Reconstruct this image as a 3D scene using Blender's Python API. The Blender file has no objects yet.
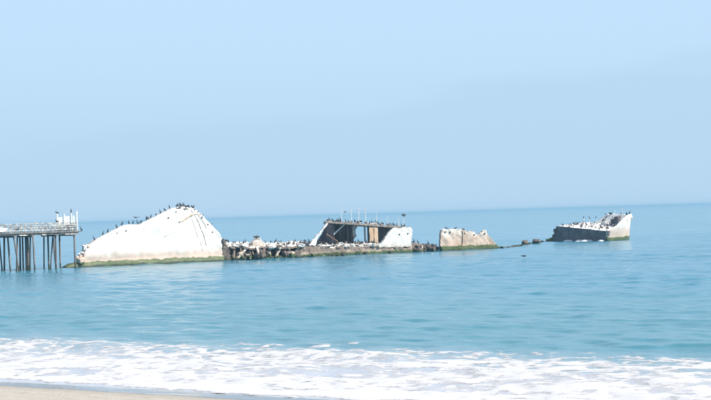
import bpy, bmesh, math, random
import numpy as np
from mathutils import Vector, Matrix

random.seed(7)
scene = bpy.context.scene
COL = scene.collection

# ------------------------------------------------------------------ camera
CAM_H = 7.5
FPX, WPX = 1600.0, 711.0                       # focal length and width in the same unit
PITCH, ROLL = math.atan(14.5 / FPX), math.atan(0.0303)
F = Vector((0, math.cos(PITCH), math.sin(PITCH)))
R0 = Vector((1, 0, 0)); U0 = R0.cross(F)
Rv = R0 * math.cos(ROLL) - U0 * math.sin(ROLL)
Uv = U0 * math.cos(ROLL) + R0 * math.sin(ROLL)
cd = bpy.data.cameras.new('camera')
cam = bpy.data.objects.new('camera', cd); COL.objects.link(cam)
m = Matrix((Rv, Uv, -F)).transposed().to_4x4(); m.translation = (0, 0, CAM_H)
cam.matrix_world = m
cd.sensor_width = 36; cd.lens = 36 * FPX / WPX
cd.clip_start = 0.5; cd.clip_end = 90000
scene.camera = cam

# ------------------------------------------------------------------ sky and sun
SUN_EL = math.radians(42)
SUN_AZ = Vector((0.92, -0.39, 0)).normalized()      # horizontal direction towards the sun
SUN_DIR = (SUN_AZ * math.cos(SUN_EL) + Vector((0, 0, math.sin(SUN_EL)))).normalized()
world = bpy.data.worlds.new('World'); scene.world = world; world.use_nodes = True
wn, wl = world.node_tree.nodes, world.node_tree.links
wn.clear()
def N(nodes, typ, **kw):
    n = nodes.new(typ)
    for k, v in kw.items():
        if k in n.bl_rna.properties and k not in ('inputs',): setattr(n, k, v)
    return n
out = wn.new('ShaderNodeOutputWorld')
sky = wn.new('ShaderNodeTexSky'); sky.sky_type = 'NISHITA'; sky.sun_disc = False
sky.sun_elevation = SUN_EL; sky.sun_rotation = math.atan2(SUN_AZ.x, SUN_AZ.y)
sky.dust_density = 2.0; sky.ozone_density = 2.0
bg1 = wn.new('ShaderNodeBackground'); bg1.inputs[1].default_value = 0.07
wl.new(sky.outputs[0], bg1.inputs[0])
# marine haze low over the sea: pale blue, the same all round the horizon, with a soft uneven upper edge
tc = wn.new('ShaderNodeTexCoord')
sep = wn.new('ShaderNodeSeparateXYZ'); wl.new(tc.outputs['Generated'], sep.inputs[0])
ramp = wn.new('ShaderNodeValToRGB'); wl.new(sep.outputs[2], ramp.inputs[0])
r = ramp.color_ramp
r.elements[0].position = 0.0; r.elements[0].color = (0.240, 0.340, 0.436, 1)
r.elements[1].position = 0.16; r.elements[1].color = (0.279, 0.386, 0.500, 1)
e = r.elements.new(0.05); e.color = (0.252, 0.353, 0.450, 1)
e = r.elements.new(0.10); e.color = (0.272, 0.377, 0.485, 1)
mp = wn.new('ShaderNodeMapping'); mp.inputs['Scale'].default_value = (5.0, 5.0, 22.0)
mp.inputs['Location'].default_value = (0.35, 0.2, 0.6)
wl.new(tc.outputs['Generated'], mp.inputs[0])
nz = wn.new('ShaderNodeTexNoise'); nz.inputs['Scale'].default_value = 1.0; nz.inputs['Detail'].default_value = 5
wl.new(mp.outputs[0], nz.inputs[0])
ma = wn.new('ShaderNodeMath'); ma.operation = 'MULTIPLY_ADD'; ma.inputs[1].default_value = -0.07
wl.new(nz.outputs[0], ma.inputs[0])
sx = wn.new('ShaderNodeMath'); sx.operation = 'MULTIPLY_ADD'; sx.inputs[1].default_value = 0.10; sx.inputs[2].default_value = 0.105
wl.new(sep.outputs[0], sx.inputs[0]); wl.new(sx.outputs[0], ma.inputs[2])                       # height of the bank's top edge
sub = wn.new('ShaderNodeMath'); sub.operation = 'SUBTRACT'
wl.new(ma.outputs[0], sub.inputs[0]); wl.new(sep.outputs[2], sub.inputs[1])
mr = wn.new('ShaderNodeMapRange'); mr.interpolation_type = 'SMOOTHSTEP'
mr.inputs['From Min'].default_value = -0.004; mr.inputs['From Max'].default_value = 0.012
mr.inputs['To Max'].default_value = 0.75
wl.new(sub.outputs[0], mr.inputs['Value'])
mixc = wn.new('ShaderNodeMix'); mixc.data_type = 'RGBA'
wl.new(mr.outputs[0], mixc.inputs[0]); wl.new(ramp.outputs[0], mixc.inputs[6])
mixc.inputs[7].default_value = (0.244, 0.343, 0.440, 1)
bg2 = wn.new('ShaderNodeBackground'); wl.new(mixc.outputs[2], bg2.inputs[0])
mr2 = wn.new('ShaderNodeMapRange'); mr2.interpolation_type = 'SMOOTHSTEP'
mr2.inputs['From Min'].default_value = 0.16; mr2.inputs['From Max'].default_value = 0.6
wl.new(sep.outputs[2], mr2.inputs['Value'])
mixs = wn.new('ShaderNodeMixShader')
wl.new(mr2.outputs[0], mixs.inputs[0]); wl.new(bg2.outputs[0], mixs.inputs[1]); wl.new(bg1.outputs[0], mixs.inputs[2])
wl.new(mixs.outputs[0], out.inputs[0])

sl = bpy.data.lights.new('sun', 'SUN'); sl.energy = 2.95; sl.angle = math.radians(0.6); sl.color = (1.0, 0.935, 0.85)
so = bpy.data.objects.new('sun', sl); COL.objects.link(so)
so.rotation_euler = SUN_DIR.to_track_quat('Z', 'Y').to_euler()
so.location = (60, -30, 80)

vs = scene.view_settings
vs.view_transform = 'Standard'; vs.look = 'None'; vs.gamma = 1; vs.exposure = 1.0; vs.use_curve_mapping = False
scene.cycles.use_denoising = True
scene.cycles.max_bounces = 6; scene.cycles.volume_bounces = 0
scene.cycles.filter_width = 1.9
scene.cycles.caustics_reflective = False; scene.cycles.caustics_refractive = False

# ------------------------------------------------------------------ helpers
def hash3(ix, iy, iz, seed):
    h = (ix * 374761393 + iy * 668265263 + iz * 1274126177 + seed * 974711) & 0x7fffffff
    h = ((h ^ (h >> 13)) * 1274126177) & 0x7fffffff
    h = (h ^ (h >> 16)) & 0xffff
    return h / 65535.0
def vnoise(x, y, z=0.0, seed=0):
    x = np.asarray(x, float); y = np.asarray(y, float); z = np.zeros_like(x) + z
    ix, iy, iz = np.floor(x).astype(np.int64), np.floor(y).astype(np.int64), np.floor(z).astype(np.int64)
    fx, fy, fz = x - ix, y - iy, z - iz
    fx, fy, fz = [f * f * f * (f * (f * 6 - 15) + 10) for f in (fx, fy, fz)]
    v = 0
    for dx in (0, 1):
        for dy in (0, 1):
            for dz in (0, 1):
                w = (fx if dx else 1 - fx) * (fy if dy else 1 - fy) * (fz if dz else 1 - fz)
                v = v + w * hash3(ix + dx, iy + dy, iz + dz, seed)
    return v * 2 - 1
def fbm(x, y, z=0.0, seed=0, oct=4):
    a, v, s = 1.0, 0, 0
    x = np.asarray(x, float); y = np.asarray(y, float); z = np.asarray(z, float)
    for i in range(oct):
        v = v + a * vnoise(x, y, z, seed + i); s += a; a *= .5
        x, y, z = x * 2.03 + 3.1, y * 2.03 + 7.7, z * 2.03 + 1.3
    return v / s
def sstep(a, b, x):
    t = np.clip((np.asarray(x, float) - a) / (b - a), 0, 1)
    return t * t * (3 - 2 * t)

def obj(name, verts, faces, mat, parent=None, smooth=False):
    me = bpy.data.meshes.new(name)
    me.from_pydata([tuple(v) for v in verts], [], faces)
    me.update()
    if smooth: me.polygons.foreach_set('use_smooth', [True] * len(me.polygons))
    if mat: me.materials.append(mat)
    o = bpy.data.objects.new(name, me); COL.objects.link(o)
    if parent: o.parent = parent
    return o
def tag(o, label=None, cat=None, group=None, kind=None):
    for k, v in (('label', label), ('category', cat), ('group', group), ('kind', kind)):
        if v: o[k] = v
    return o
def empty(name, loc, rz, label, cat, group=None):
    o = bpy.data.objects.new(name, None); COL.objects.link(o)
    o.location = loc; o.rotation_euler = (0, 0, rz); o.empty_display_size = 0.3
    return tag(o, label, cat, group)

class MB:
    """collects shapes into one mesh"""
    def __init__(s): s.v, s.f = [], []
    def add(s, v, f):
        n = len(s.v); s.v += [tuple(p) for p in v]; s.f += [tuple(i + n for i in q) for q in f]
    def box(s, a, b, jit=0.0):
        v = [Vector((x, y, z)) for z in (a[2], b[2]) for y in (a[1], b[1]) for x in (a[0], b[0])]
        if jit: v = [p + Vector((random.uniform(-jit, jit) for _ in range(3))) for p in v]
        s.add(v, [(0, 2, 3, 1), (4, 5, 7, 6), (0, 1, 5, 4), (2, 6, 7, 3), (0, 4, 6, 2), (1, 3, 7, 5)])
    def tube(s, pts, rad, n=6, squash=1.0):
        pts = [Vector(p) for p in pts]; rings = []
        if not hasattr(rad, '__len__'): rad = [rad] * len(pts)
        base = len(s.v); vv = []
        for i, p in enumerate(pts):
            t = (pts[min(i + 1, len(pts) - 1)] - pts[max(i - 1, 0)]).normalized()
            ref = Vector((0, 1, 0)) if abs(t.y) < .9 else Vector((1, 0, 0))
            u = t.cross(ref).normalized(); w = t.cross(u).normalized()
            for k in range(n):
                a = 2 * math.pi * k / n
                vv.append(p + (u * math.cos(a) + w * math.sin(a) * squash) * rad[i])
        ff = [tuple(range(n))[::-1], tuple((len(pts) - 1) * n + k for k in range(n))]
        for i in range(len(pts) - 1):
            for k in range(n):
                ff.append((i * n + k, i * n + (k + 1) % n, (i + 1) * n + (k + 1) % n, (i + 1) * n + k))
        s.add(vv, ff)
    def beam(s, p, q, w, h):
        """squared beam from p to q"""
        p, q = Vector(p), Vector(q); t = (q - p).normalized()
        ref = Vector((0, 0, 1)) if abs(t.z) < .9 else Vector((1, 0, 0))
        u = t.cross(ref).normalized() * w / 2; k = u.cross(t).normalized() * h / 2
        v = [c + a * u + b * k for c in (p, q) for a, b in ((-1, -1), (1, -1), (1, 1), (-1, 1))]
        s.add(v, [(3, 2, 1, 0), (4, 5, 6, 7), (0, 1, 5, 4), (1, 2, 6, 5), (2, 3, 7, 6), (3, 0, 4, 7)])
    def block(s, c, size, seed=0, n=3):
        """broken lump of concrete: a noisy rounded box"""
        bm = bmesh.new(); bmesh.ops.create_cube(bm, size=1)
        bmesh.ops.subdivide_edges(bm, edges=bm.edges[:], cuts=n - 1, use_grid_fill=True)
        rot = Matrix.Rotation(random.uniform(0, 6.28), 3, 'Z') @ Matrix.Rotation(random.uniform(-.4, .4), 3, 'X')
        vv = []
        for v in bm.verts:
            p = v.co.copy(); l = max(abs(p.x), abs(p.y), abs(p.z)) / max(p.length, 1e-6)
            p = p * (0.55 + 0.45 * l)
            p += p * float(fbm(p.x * 2.5 + seed * 3.7, p.y * 2.5, p.z * 2.5, seed)) * .55
            p = Vector((p.x * size[0], p.y * size[1], p.z * size[2]))
            vv.append(rot @ p + Vector(c))
        bm.verts.index_update()
        s.add(vv, [tuple(v.index for v in f.verts) for f in bm.faces]); bm.free()
    def plate(s, outline, w0, w1, step=0.35, amp=0.05, seed=0, lean=0.0):
        """outline polygon in the (x, z) plane made into an eroded slab between y = w0 and y = w1"""
        bm = bmesh.new()
        vs_ = [bm.verts.new((x, 0, z)) for x, z in outline]
        es = [bm.edges.new((vs_[i], vs_[(i + 1) % len(vs_)])) for i in range(len(vs_))]
        xs = [p[0] for p in outline]; zs = [p[1] for p in outline]
        bmesh.ops.triangle_fill(bm, edges=es, use_beauty=True)
        for axis, lo, hi in ((0, min(xs), max(xs)), (2, min(zs), max(zs))):
            k = lo + step * .5
            while k < hi:
                co = [0, 0, 0]; no = [0, 0, 0]; co[axis] = k; no[axis] = 1
                bmesh.ops.bisect_plane(bm, geom=bm.verts[:] + bm.edges[:] + bm.faces[:], plane_co=co, plane_no=no)
                k += step
        bm.verts.index_update()
        V = [v.co.copy() for v in bm.verts]; nv = len(V)
        bound = {v.index for v in bm.verts if v.is_boundary}
        a, b = [], []
        for i, p in enumerate(V):
            e1 = float(fbm(p.x * .9, p.z * .9, 0.3, seed, 3)); e2 = float(fbm(p.x * 1.7, p.z * 1.7, 5.3, seed + 9, 3))
            dx = dz = 0.0
            if i in bound: dx, dz = amp * 2.6 * e2, amp * 3.2 * float(fbm(p.x * 2.3, p.z * 2.3, 9.1, seed + 5, 3))
            a.append((p.x + dx, w0 + amp * 1.6 * e1 + lean * p.z, p.z + dz))
            b.append((p.x + dx, w1 + amp * 1.6 * e2 + lean * p.z, p.z + dz))
        ff = []
        for fc in bm.faces:
            ids = [v.index for v in fc.verts]
            if fc.normal.y > 0: ids = ids[::-1]
            ff.append(tuple(ids)); ff.append(tuple(i + nv for i in ids[::-1]))
        for ed in bm.edges:
            if ed.is_boundary:
                i, j = ed.verts[0].index, ed.verts[1].index
                ff.append((i, j, j + nv, i + nv))
        bm.free()
        n0 = len(s.v); s.add(a + b, ff)
    def build(s, name, mat, parent=None, smooth=False, off=(0, 0, 0)):
        v = [(p[0] - off[0], p[1] - off[1], p[2] - off[2]) for p in s.v]
        o = obj(name, v, s.f, mat, parent, smooth)
        bm = bmesh.new(); bm.from_mesh(o.data); bmesh.ops.recalc_face_normals(bm, faces=bm.faces[:]); bm.to_mesh(o.data); bm.free()
        return o

def grid_faces(nr, nc):
    i = np.arange(nr - 1)[:, None] * nc + np.arange(nc - 1)[None, :]
    return np.stack([i, i + 1, i + nc + 1, i + nc], -1).reshape(-1, 4)
def np_mesh(name, V, Fq, mat, smooth=True, attrs=None):
    me = bpy.data.meshes.new(name)
    V = np.asarray(V, np.float32); Fq = np.asarray(Fq, np.int32)
    me.vertices.add(len(V)); me.vertices.foreach_set('co', V.ravel())
    me.loops.add(Fq.size); me.loops.foreach_set('vertex_index', Fq.ravel())
    me.polygons.add(len(Fq)); me.polygons.foreach_set('loop_start', np.arange(0, Fq.size, 4, dtype=np.int32))
    me.update(calc_edges=True)
    me.polygons.foreach_set('use_smooth', np.full(len(Fq), smooth))
    for k, a in (attrs or {}).items():
        at = me.attributes.new(k, 'FLOAT', 'POINT'); at.data.foreach_set('value', np.asarray(a, np.float32).ravel())
    me.materials.append(mat); me.validate()
    o = bpy.data.objects.new(name, me); COL.objects.link(o)
    return o

# ------------------------------------------------------------------ materials
class NT:
    def __init__(s, name):
        s.m = bpy.data.materials.new(name); s.m.use_nodes = True
        s.n, s.l = s.m.node_tree.nodes, s.m.node_tree.links
        s.p = s.n['Principled BSDF']; s.out = s.n['Material Output']
        s.geo = s.n.new('ShaderNodeNewGeometry')
        s.pos = s.geo.outputs['Position']
    def set(s, sock, v):
        if isinstance(v, bpy.types.NodeSocket): s.l.new(v, sock)
        else: sock.default_value = v
    def noise(s, scale=1.0, detail=4, rough=.55, stretch=(1, 1, 1), rot=0.0, loc=(0, 0, 0)):
        mp = s.n.new('ShaderNodeMapping'); mp.inputs['Scale'].default_value = stretch
        mp.inputs['Rotation'].default_value = (0, 0, rot); mp.inputs['Location'].default_value = loc
        s.l.new(s.pos, mp.inputs[0])
        t = s.n.new('ShaderNodeTexNoise'); t.inputs['Scale'].default_value = scale
        t.inputs['Detail'].default_value = detail; t.inputs['Roughness'].default_value = rough
        s.l.new(mp.outputs[0], t.inputs[0]); return t.outputs[0]
    def range(s, v, a, b, c=0.0, d=1.0):
        t = s.n.new('ShaderNodeMapRange'); t.interpolation_type = 'SMOOTHSTEP'
        s.set(t.inputs['Value'], v); s.set(t.inputs['From Min'], a); s.set(t.inputs['From Max'], b)
        s.set(t.inputs['To Min'], c); s.set(t.inputs['To Max'], d); return t.outputs[0]
    def math(s, op, a, b=0.0, c=0.0):
        t = s.n.new('ShaderNodeMath'); t.operation = op
        s.set(t.inputs[0], a); s.set(t.inputs[1], b); s.set(t.inputs[2], c); return t.outputs[0]
    def mix(s, f, a, b):
        t = s.n.new('ShaderNodeMix'); t.data_type = 'RGBA'
        s.set(t.inputs[0], f)
        for k, v in ((6, a), (7, b)):
            if isinstance(v, tuple): v = (*v[:3], 1)
            s.set(t.inputs[k], v)
        return t.outputs[2]
    def z(s):
        t = s.n.new('ShaderNodeSeparateXYZ'); s.l.new(s.pos, t.inputs[0]); return t.outputs[2]
    def nz(s):
        t = s.n.new('ShaderNodeSeparateXYZ'); s.l.new(s.geo.outputs['Normal'], t.inputs[0]); return t.outputs[2]
    def attr(s, name):
        t = s.n.new('ShaderNodeAttribute'); t.attribute_name = name; return t.outputs['Fac']
    def bump(s, h, strength=.5, dist=.05, normal=None):
        t = s.n.new('ShaderNodeBump'); t.inputs['Strength'].default_value = strength
        t.inputs['Distance'].default_value = dist; s.set(t.inputs['Height'], h)
        if normal: s.l.new(normal, t.inputs['Normal'])
        return t.outputs[0]
    def fin(s, color=None, rough=.8, normal=None, spec=None):
        if color is not None:
            s.set(s.p.inputs['Base Color'], (*color[:3], 1) if isinstance(color, tuple) else color)
        s.set(s.p.inputs['Roughness'], rough)
        if normal: s.l.new(normal, s.p.inputs['Normal'])
        if spec is not None: s.p.inputs['Specular IOR Level'].default_value = spec
        return s.m

def concrete(name, body=(.42, .37, .32), white=(.80, .78, .74), side=0.5, top=1.0, algae=0.95, stain=1.7, dark=(.17, .13, .11), darkamt=.35, streak=.3):
    """old ship's concrete: guano white above, rust and damp stains lower down, weed round the waterline"""
    t = NT(name); z = t.z()
    n1 = t.noise(.55, 5, .6); n2 = t.noise(2.3, 5, .65, (1, 1, .35)); n3 = t.noise(.9, 4, .6, (1, 1, .12), loc=(7, 3, 1))
    base = t.mix(t.range(n2, .50, .75, 0, darkamt), body, dark)
    guano = t.range(t.nz(), -.1, .75, side, top)
    g = t.range(t.math('ADD', n1, t.math('MULTIPLY', n3, .5)), t.math('SUBTRACT', 1.05, guano), t.math('SUBTRACT', 1.35, guano))
    c = t.mix(g, base, white)
    st = t.noise(1.0, 5, .62, (1.6, 1.6, .22), loc=(3, 9, 2)); cr = t.noise(.8, 6, .7, loc=(11, 2, 5))
    c = t.mix(t.range(t.math('MULTIPLY', st, cr), .30, .44, 0, streak), c, t.mix(n2, (.34, .26, .205), (.46, .40, .35)))
    zz = t.math('MULTIPLY_ADD', n1, -1.6, t.math('ADD', z, .8))
    zz2 = t.math('MULTIPLY_ADD', n3, -1.2, t.math('ADD', zz, .6))
    c = t.mix(t.range(zz2, stain * .55, stain * 1.25, .72, 0), c, t.mix(n2, (.58, .43, .32), (.36, .265, .20)))
    n4 = t.noise(.7, 6, .65, (1, 1, .6), loc=(2, 8, 4)); za = t.math('MULTIPLY_ADD', n4, -1.3, t.math('ADD', z, .62))
    c = t.mix(t.range(za, algae * .75, algae * 1.08, .95, 0), c, t.mix(t.range(n1, .4, .62), (.040, .085, .016), (.085, .115, .030)))
    c = t.mix(t.range(za, .02, .34, .85, 0), c, (.04, .045, .035))
    b = t.math('ADD', t.noise(3.5, 6, .7), t.math('MULTIPLY', n2, .6))
    return t.fin(c, t.range(za, 0, 1.2, .35, .9), t.bump(b, .5, .06))

def plain(name, c1, c2, scale=3.0, rough=.8, stretch=(1, 1, 1), bump=.3, wet=None):
    t = NT(name); n = t.noise(scale, 5, .6, stretch)
    c = t.mix(t.range(n, .35, .68), c1, c2)
    if wet:
        za = t.math('MULTIPLY_ADD', t.noise(1.5, 3), -.6, t.math('ADD', t.z(), .3))
        c = t.mix(t.range(za, wet * .5, wet, .9, 0), c, (.05, .06, .035))
    return t.fin(c, rough, t.bump(t.noise(scale * 3, 5, .6, stretch), bump, .03))

M = {}
M['bow'] = concrete('bow_concrete', side=.80, top=1.0, stain=2.3, body=(.40, .365, .325), white=(.68, .655, .615), dark=(.22, .19, .165), darkamt=.6, streak=.5)
M['hull'] = concrete('hull_concrete', side=.16, top=.63, body=(.23, .175, .145), white=(.70, .68, .64), darkamt=.7, algae=.62, stain=.9, dark=(.11, .085, .075))
M['roof'] = concrete('roof_concrete', side=.18, top=.42, body=(.25, .215, .19), white=(.68, .66, .62), darkamt=.6, algae=.1, stain=.2)
M['deckhouse'] = concrete('deckhouse_concrete', side=.72, top=.85, body=(.40, .36, .32), white=(.68, .655, .615), streak=.45, algae=.6, stain=1.7)
M['fragment'] = concrete('fragment_concrete', side=.46, top=.8, body=(.46, .335, .25), white=(.70, .655, .60), stain=3.1, streak=.85, algae=.95, dark=(.25, .175, .125), darkamt=.85)
M['stern'] = concrete('stern_concrete', side=.34, top=.68, body=(.30, .27, .25), algae=.9, stain=1.5)
M['stern_side'] = concrete('stern_side_concrete', side=.62, top=.9, body=(.42, .38, .33), white=(.72, .70, .66), algae=.85, stain=3.0)
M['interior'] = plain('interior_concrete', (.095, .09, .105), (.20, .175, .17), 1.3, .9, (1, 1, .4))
M['tan'] = plain('tan_concrete', (.50, .36, .24), (.62, .50, .38), 1.1)
M['rubble'] = plain('dark_rubble', (.07, .058, .055), (.19, .15, .125), 1.8, .85, wet=.6)  # dark base tone for broken pieces, darker still towards the waterline
M['rust'] = plain('rusty_steel', (.10, .06, .045), (.20, .12, .08), 4)
M['rebar'] = plain('crack_edge', (.26, .22, .185), (.44, .39, .34), 3)
M['post'] = plain('whitened_post', (.62, .62, .60), (.78, .77, .74), 2)
M['pile'] = plain('weathered_pile', (.11, .095, .09), (.25, .225, .20), 1.2, .85, (2, 2, .25), wet=1.1)
M['timber'] = plain('pier_timber', (.15, .135, .125), (.27, .25, .23), 1.5, .85)
M['rail'] = plain('guano_rail', (.24, .21, .185), (.68, .66, .62), 2.2, .85)
M['panel'] = plain('white_panel', (.78, .78, .77), (.84, .84, .83), .8, .6, bump=.1)
M['pane'] = plain('dark_hole', (.03, .03, .035), (.06, .055, .05), 2, .8)
M['cormorant'] = plain('cormorant_feathers', (.018, .018, .022), (.045, .042, .045), 12, .7)
M['gull'] = plain('gull_feathers', (.62, .62, .62), (.80, .80, .79), 6, .7)
M['pelican'] = plain('pelican_feathers', (.10, .085, .075), (.20, .17, .15), 6, .7)

# ------------------------------------------------------------------ shore frame
SH0 = Vector((-17.4, 77.2)); SHN = Vector((0.590, 0.807)); SHT = Vector((0.807, -0.590))
def shore_q(x, y): return (x - SH0.x) * SHN.x + (y - SH0.y) * SHN.y
def shore_t(x, y): return (x - SH0.x) * SHT.x + (y - SH0.y) * SHT.y

rs = np.random.RandomState(4)
WAVES = []
for i in range(46):
    lam = 1.3 * (18 / 1.3) ** (i / 45.0)
    ang = math.atan2(-SHN.y, -SHN.x) + rs.normal(0, .55 if lam < 6 else .3)
    amp = 0.0078 * lam ** .25 * rs.uniform(.5, 1.2)
    WAVES.append((lam, math.cos(ang), math.sin(ang), amp, rs.uniform(0, 6.28)))
def sea_height(x, y, spacing):
    q = shore_q(x, y)
    z = np.zeros_like(x)
    for lam, cx, cy, amp, ph in WAVES:
        w = np.clip((lam / np.maximum(spacing, 1e-3) - 2.0) / 2.5, 0, 1)
        z += w * amp * np.sin(2 * np.pi / lam * (x * cx + y * cy) + ph)
    z *= 1 + .5 * fbm(x / 40, y / 40, 0, 3, 2)
    # low spilling waves that run in to the beach
    t = shore_t(x, y)
    wob = 1.6 * fbm(t / 14, q / 30, 0, 21, 3)
    for qc, h, wd in ((4.2, .10, 1.2), (9.2, .16, 1.7), (15.6, .26, 2.0), (27, .07, 3.0)):
        k = (.55 + .7 * fbm(t / 9, 0 * t + qc, 0, 33, 2)).clip(0, 1.4)
        u = (q - qc - wob) / wd
        z += h * k * np.exp(-u * u * np.where(u < 0, 2.6, .8))
    return z * sstep(-.5, 5, q) + .01

# ------------------------------------------------------------------ sea
t = NT('sea_water')
q = t.attr('turbid')
big = t.noise(.02, 4, .55, (1, .30, 1)); mid = t.noise(.11, 4, .6, (.5, 1, 1), rot=.62)
body = t.mix(t.range(big, .35, .65), (.030, .215, .315), (.048, .240, .340))
body = t.mix(t.range(t.attr('near'), 0, 1, 0, .75), body, (.070, .245, .290))
body = t.mix(t.math('MULTIPLY', q, .92), body, (.56, .56, .60))
cst = math.atan2(SHT.y, SHT.x)
h1 = t.noise(.55, 5, .62, (.55, 1, 1), rot=-cst); h2 = t.noise(2.6, 4, .6, (.6, 1, 1), rot=-cst)
nrm = t.bump(h1, .8, .14); nrm = t.bump(h2, .8, .06, nrm)
t.p.inputs['IOR'].default_value = 1.333
M['sea'] = t.fin(body, t.range(mid, .35, .7, .10, .18), nrm)

ys = [44.0]
while ys[-1] < 30000:
    y = ys[-1]; ys.append(y + (0.26 if y < 112 else max(.26, y * .0027 if y < 420 else y * .012)))
ys = np.array(ys)
th = np.tan(np.radians(np.concatenate([[-70, -62, -52, -42, -34, -28, -23, -19], np.linspace(-16, 16, 430), [19, 23, 28, 34, 42, 52, 62, 70]])))
Y, T = np.meshgrid(ys, th, indexing='ij'); X = Y * T
sp = np.broadcast_to(np.maximum(np.gradient(ys)[:, None], 0) * .8, X.shape) + np.where(np.abs(T) > .29, 50, 0)
Z = sea_height(X, Y, sp)
Qs = shore_q(X, Y)
sea = np_mesh('sea', np.stack([X, Y, Z], -1).reshape(-1, 3), grid_faces(*X.shape), M['sea'], True,
              {'turbid': 1 - sstep(7, 26, Qs + 3 * fbm(X / 9, Y / 9, 0, 5, 3)), 'near': 1 - sstep(15, 120, Qs)})
tag(sea, kind='structure')

# ------------------------------------------------------------------ sand
t = NT('beach_sand')
qq = t.attr('q'); n1 = t.noise(.5, 5, .6); n2 = t.noise(6, 5, .7)
edge = t.math('MULTIPLY_ADD', n1, .9, t.math('ADD', qq, -.45))
wet = t.range(edge, -2.5, -1.95)
dry = t.mix(n2, (.44, .405, .34), (.54, .50, .43))
dry = t.mix(t.range(t.noise(1.3, 5, .65), .5, .72, 0, .5), dry, (.33, .295, .235))
damp = t.range(edge, -4.2, -2.4, 0, .35)
c = t.mix(damp, dry, (.29, .27, .235)); c = t.mix(wet, c, (.19, .18, .17))
bmp = t.bump(t.math('MULTIPLY', t.math('ADD', n2, t.noise(1.8, 4)), t.math('SUBTRACT', 1.0, wet)), 1.0, .05)
M['sand'] = t.fin(c, t.math('MULTIPLY_ADD', wet, -.78, .88), bmp)
tt = np.concatenate([[-400, -120, -60], np.linspace(-30, 70, 260), [110, 200, 500]])
qv = np.concatenate([[-300, -120, -60, -35, -25], np.linspace(-18, 2, 140), [4, 8, 16, 30, 60]])
Qm, Tm = np.meshgrid(qv, tt, indexing='ij')
Xs = SH0.x + SHT.x * Tm + SHN.x * Qm; Ys = SH0.y + SHT.y * Tm + SHN.y * Qm
Zs = np.where(Qm < 0, np.minimum(-.045 * Qm, 3.5), -.10 * Qm)
Zs = Zs + .018 * fbm(Tm / 3.5, Qm / 2, 0, 12, 3) + np.where(Qm < -2.6, .03 * fbm(Tm / .7, Qm / .5, 0, 14, 3) * sstep(-2.6, -3.6, Qm), 0)
sand = np_mesh('sand_beach', np.stack([Xs, Ys, Zs], -1).reshape(-1, 3), grid_faces(*Xs.shape)[:, ::-1], M['sand'], True, {'q': Qm})
tag(sand, kind='structure')

# ------------------------------------------------------------------ surf foam
t = NT('surf_foam')
f = t.attr('foam')
k = t.math('ADD', t.math('MULTIPLY', t.noise(2.2, 6, .7, (.7, 1, 1), rot=-cst), .75), t.math('MULTIPLY', t.noise(9, 4, .7), .35))
al = t.range(t.math('ADD', f, t.math('MULTIPLY', t.math('SUBTRACT', k, .55), 1.7)), .02, .74)
t.fin((.62, .63, .64), .9, t.bump(t.noise(5, 5, .7), .5, .05))
tr = t.n.new('ShaderNodeBsdfTransparent'); ms = t.n.new('ShaderNodeMixShader')
t.l.new(al, ms.inputs[0]); t.l.new(tr.outputs[0], ms.inputs[1]); t.l.new(t.p.outputs[0], ms.inputs[2]); t.l.new(ms.outputs[0], t.out.inputs[0])
M['foam'] = t.m
tv = np.arange(-26, 66, .13); qv = np.arange(-.9, 25, .13)
Qf, Tf = np.meshgrid(qv, tv, indexing='ij')
wx = .9 * fbm(Tf / 2.2, Qf / 2.2, 0, 61, 3); wy = .9 * fbm(Tf / 2.2, Qf / 2.2, 9, 62, 3)
n_a = fbm(Tf / 3.2 + wx * .5, Qf / 1.7 + wy, 0, 41, 5)
n_b = fbm(Tf / 1.1 + wx, Qf / .75 + wy, 0, 47, 4)
n_c = fbm(Tf / 11, Qf / 4.5, 0, 51, 3)
D = np.interp(Qf + 1.3 * n_c + .35 * n_b, [-1.0, -.2, .75, 1.8, 3.5, 7, 11, 15, 18, 21, 24], [-.6, -.3, .98, .92, .68, .66, .60, .52, .34, .06, -.35])
ridge = 1 - np.abs(n_a) * 2.6                                    # lacy lines
n_d = fbm(Tf / .55 + wx, Qf / .42 + wy, 0, 57, 3)
foam = D + .34 * n_a + .46 * n_b + .55 * n_d + .18 * n_c + .12 * (ridge - .5)
Xf = SH0.x + SHT.x * Tf + SHN.x * Qf; Yf = SH0.y + SHT.y * Tf + SHN.y * Qf
fc = np.clip(foam, 0, 1.2)
Zf = np.maximum(sea_height(Xf, Yf, np.full(Xf.shape, .35)), np.where(Qf < 0, -.045 * Qf + .012, -9)) - .02 + .055 * sstep(-.05, .9, foam) + .012 * n_b * fc
keep = foam > -.1
Fq = grid_faces(*Xf.shape)
Fq = Fq[keep.ravel()[Fq].any(axis=1)]
used = np.unique(Fq); remap = np.full(Xf.size, -1); remap[used] = np.arange(len(used))
P = np.stack([Xf, Yf, Zf], -1).reshape(-1, 3)[used]
fo = np_mesh('surf_foam', P, remap[Fq][:, ::-1], M['foam'], True, {'foam': foam.ravel()[used]})
tag(fo, 'white lacy surf foam spread over the shallow water along the beach', 'foam', kind='stuff')

# ------------------------------------------------------------------ wreck frame
SHIP = Vector((-47.522, 269.307, 0)); AX = Vector((0.860742, 0.509041, 0)); AW = Vector((-0.509041, 0.860742, 0))
SHIP_RZ = math.atan2(AX.y, AX.x)
def ship_pt(s, w, z=0): return SHIP + AX * s + AW * w + Vector((0, 0, z))

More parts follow.
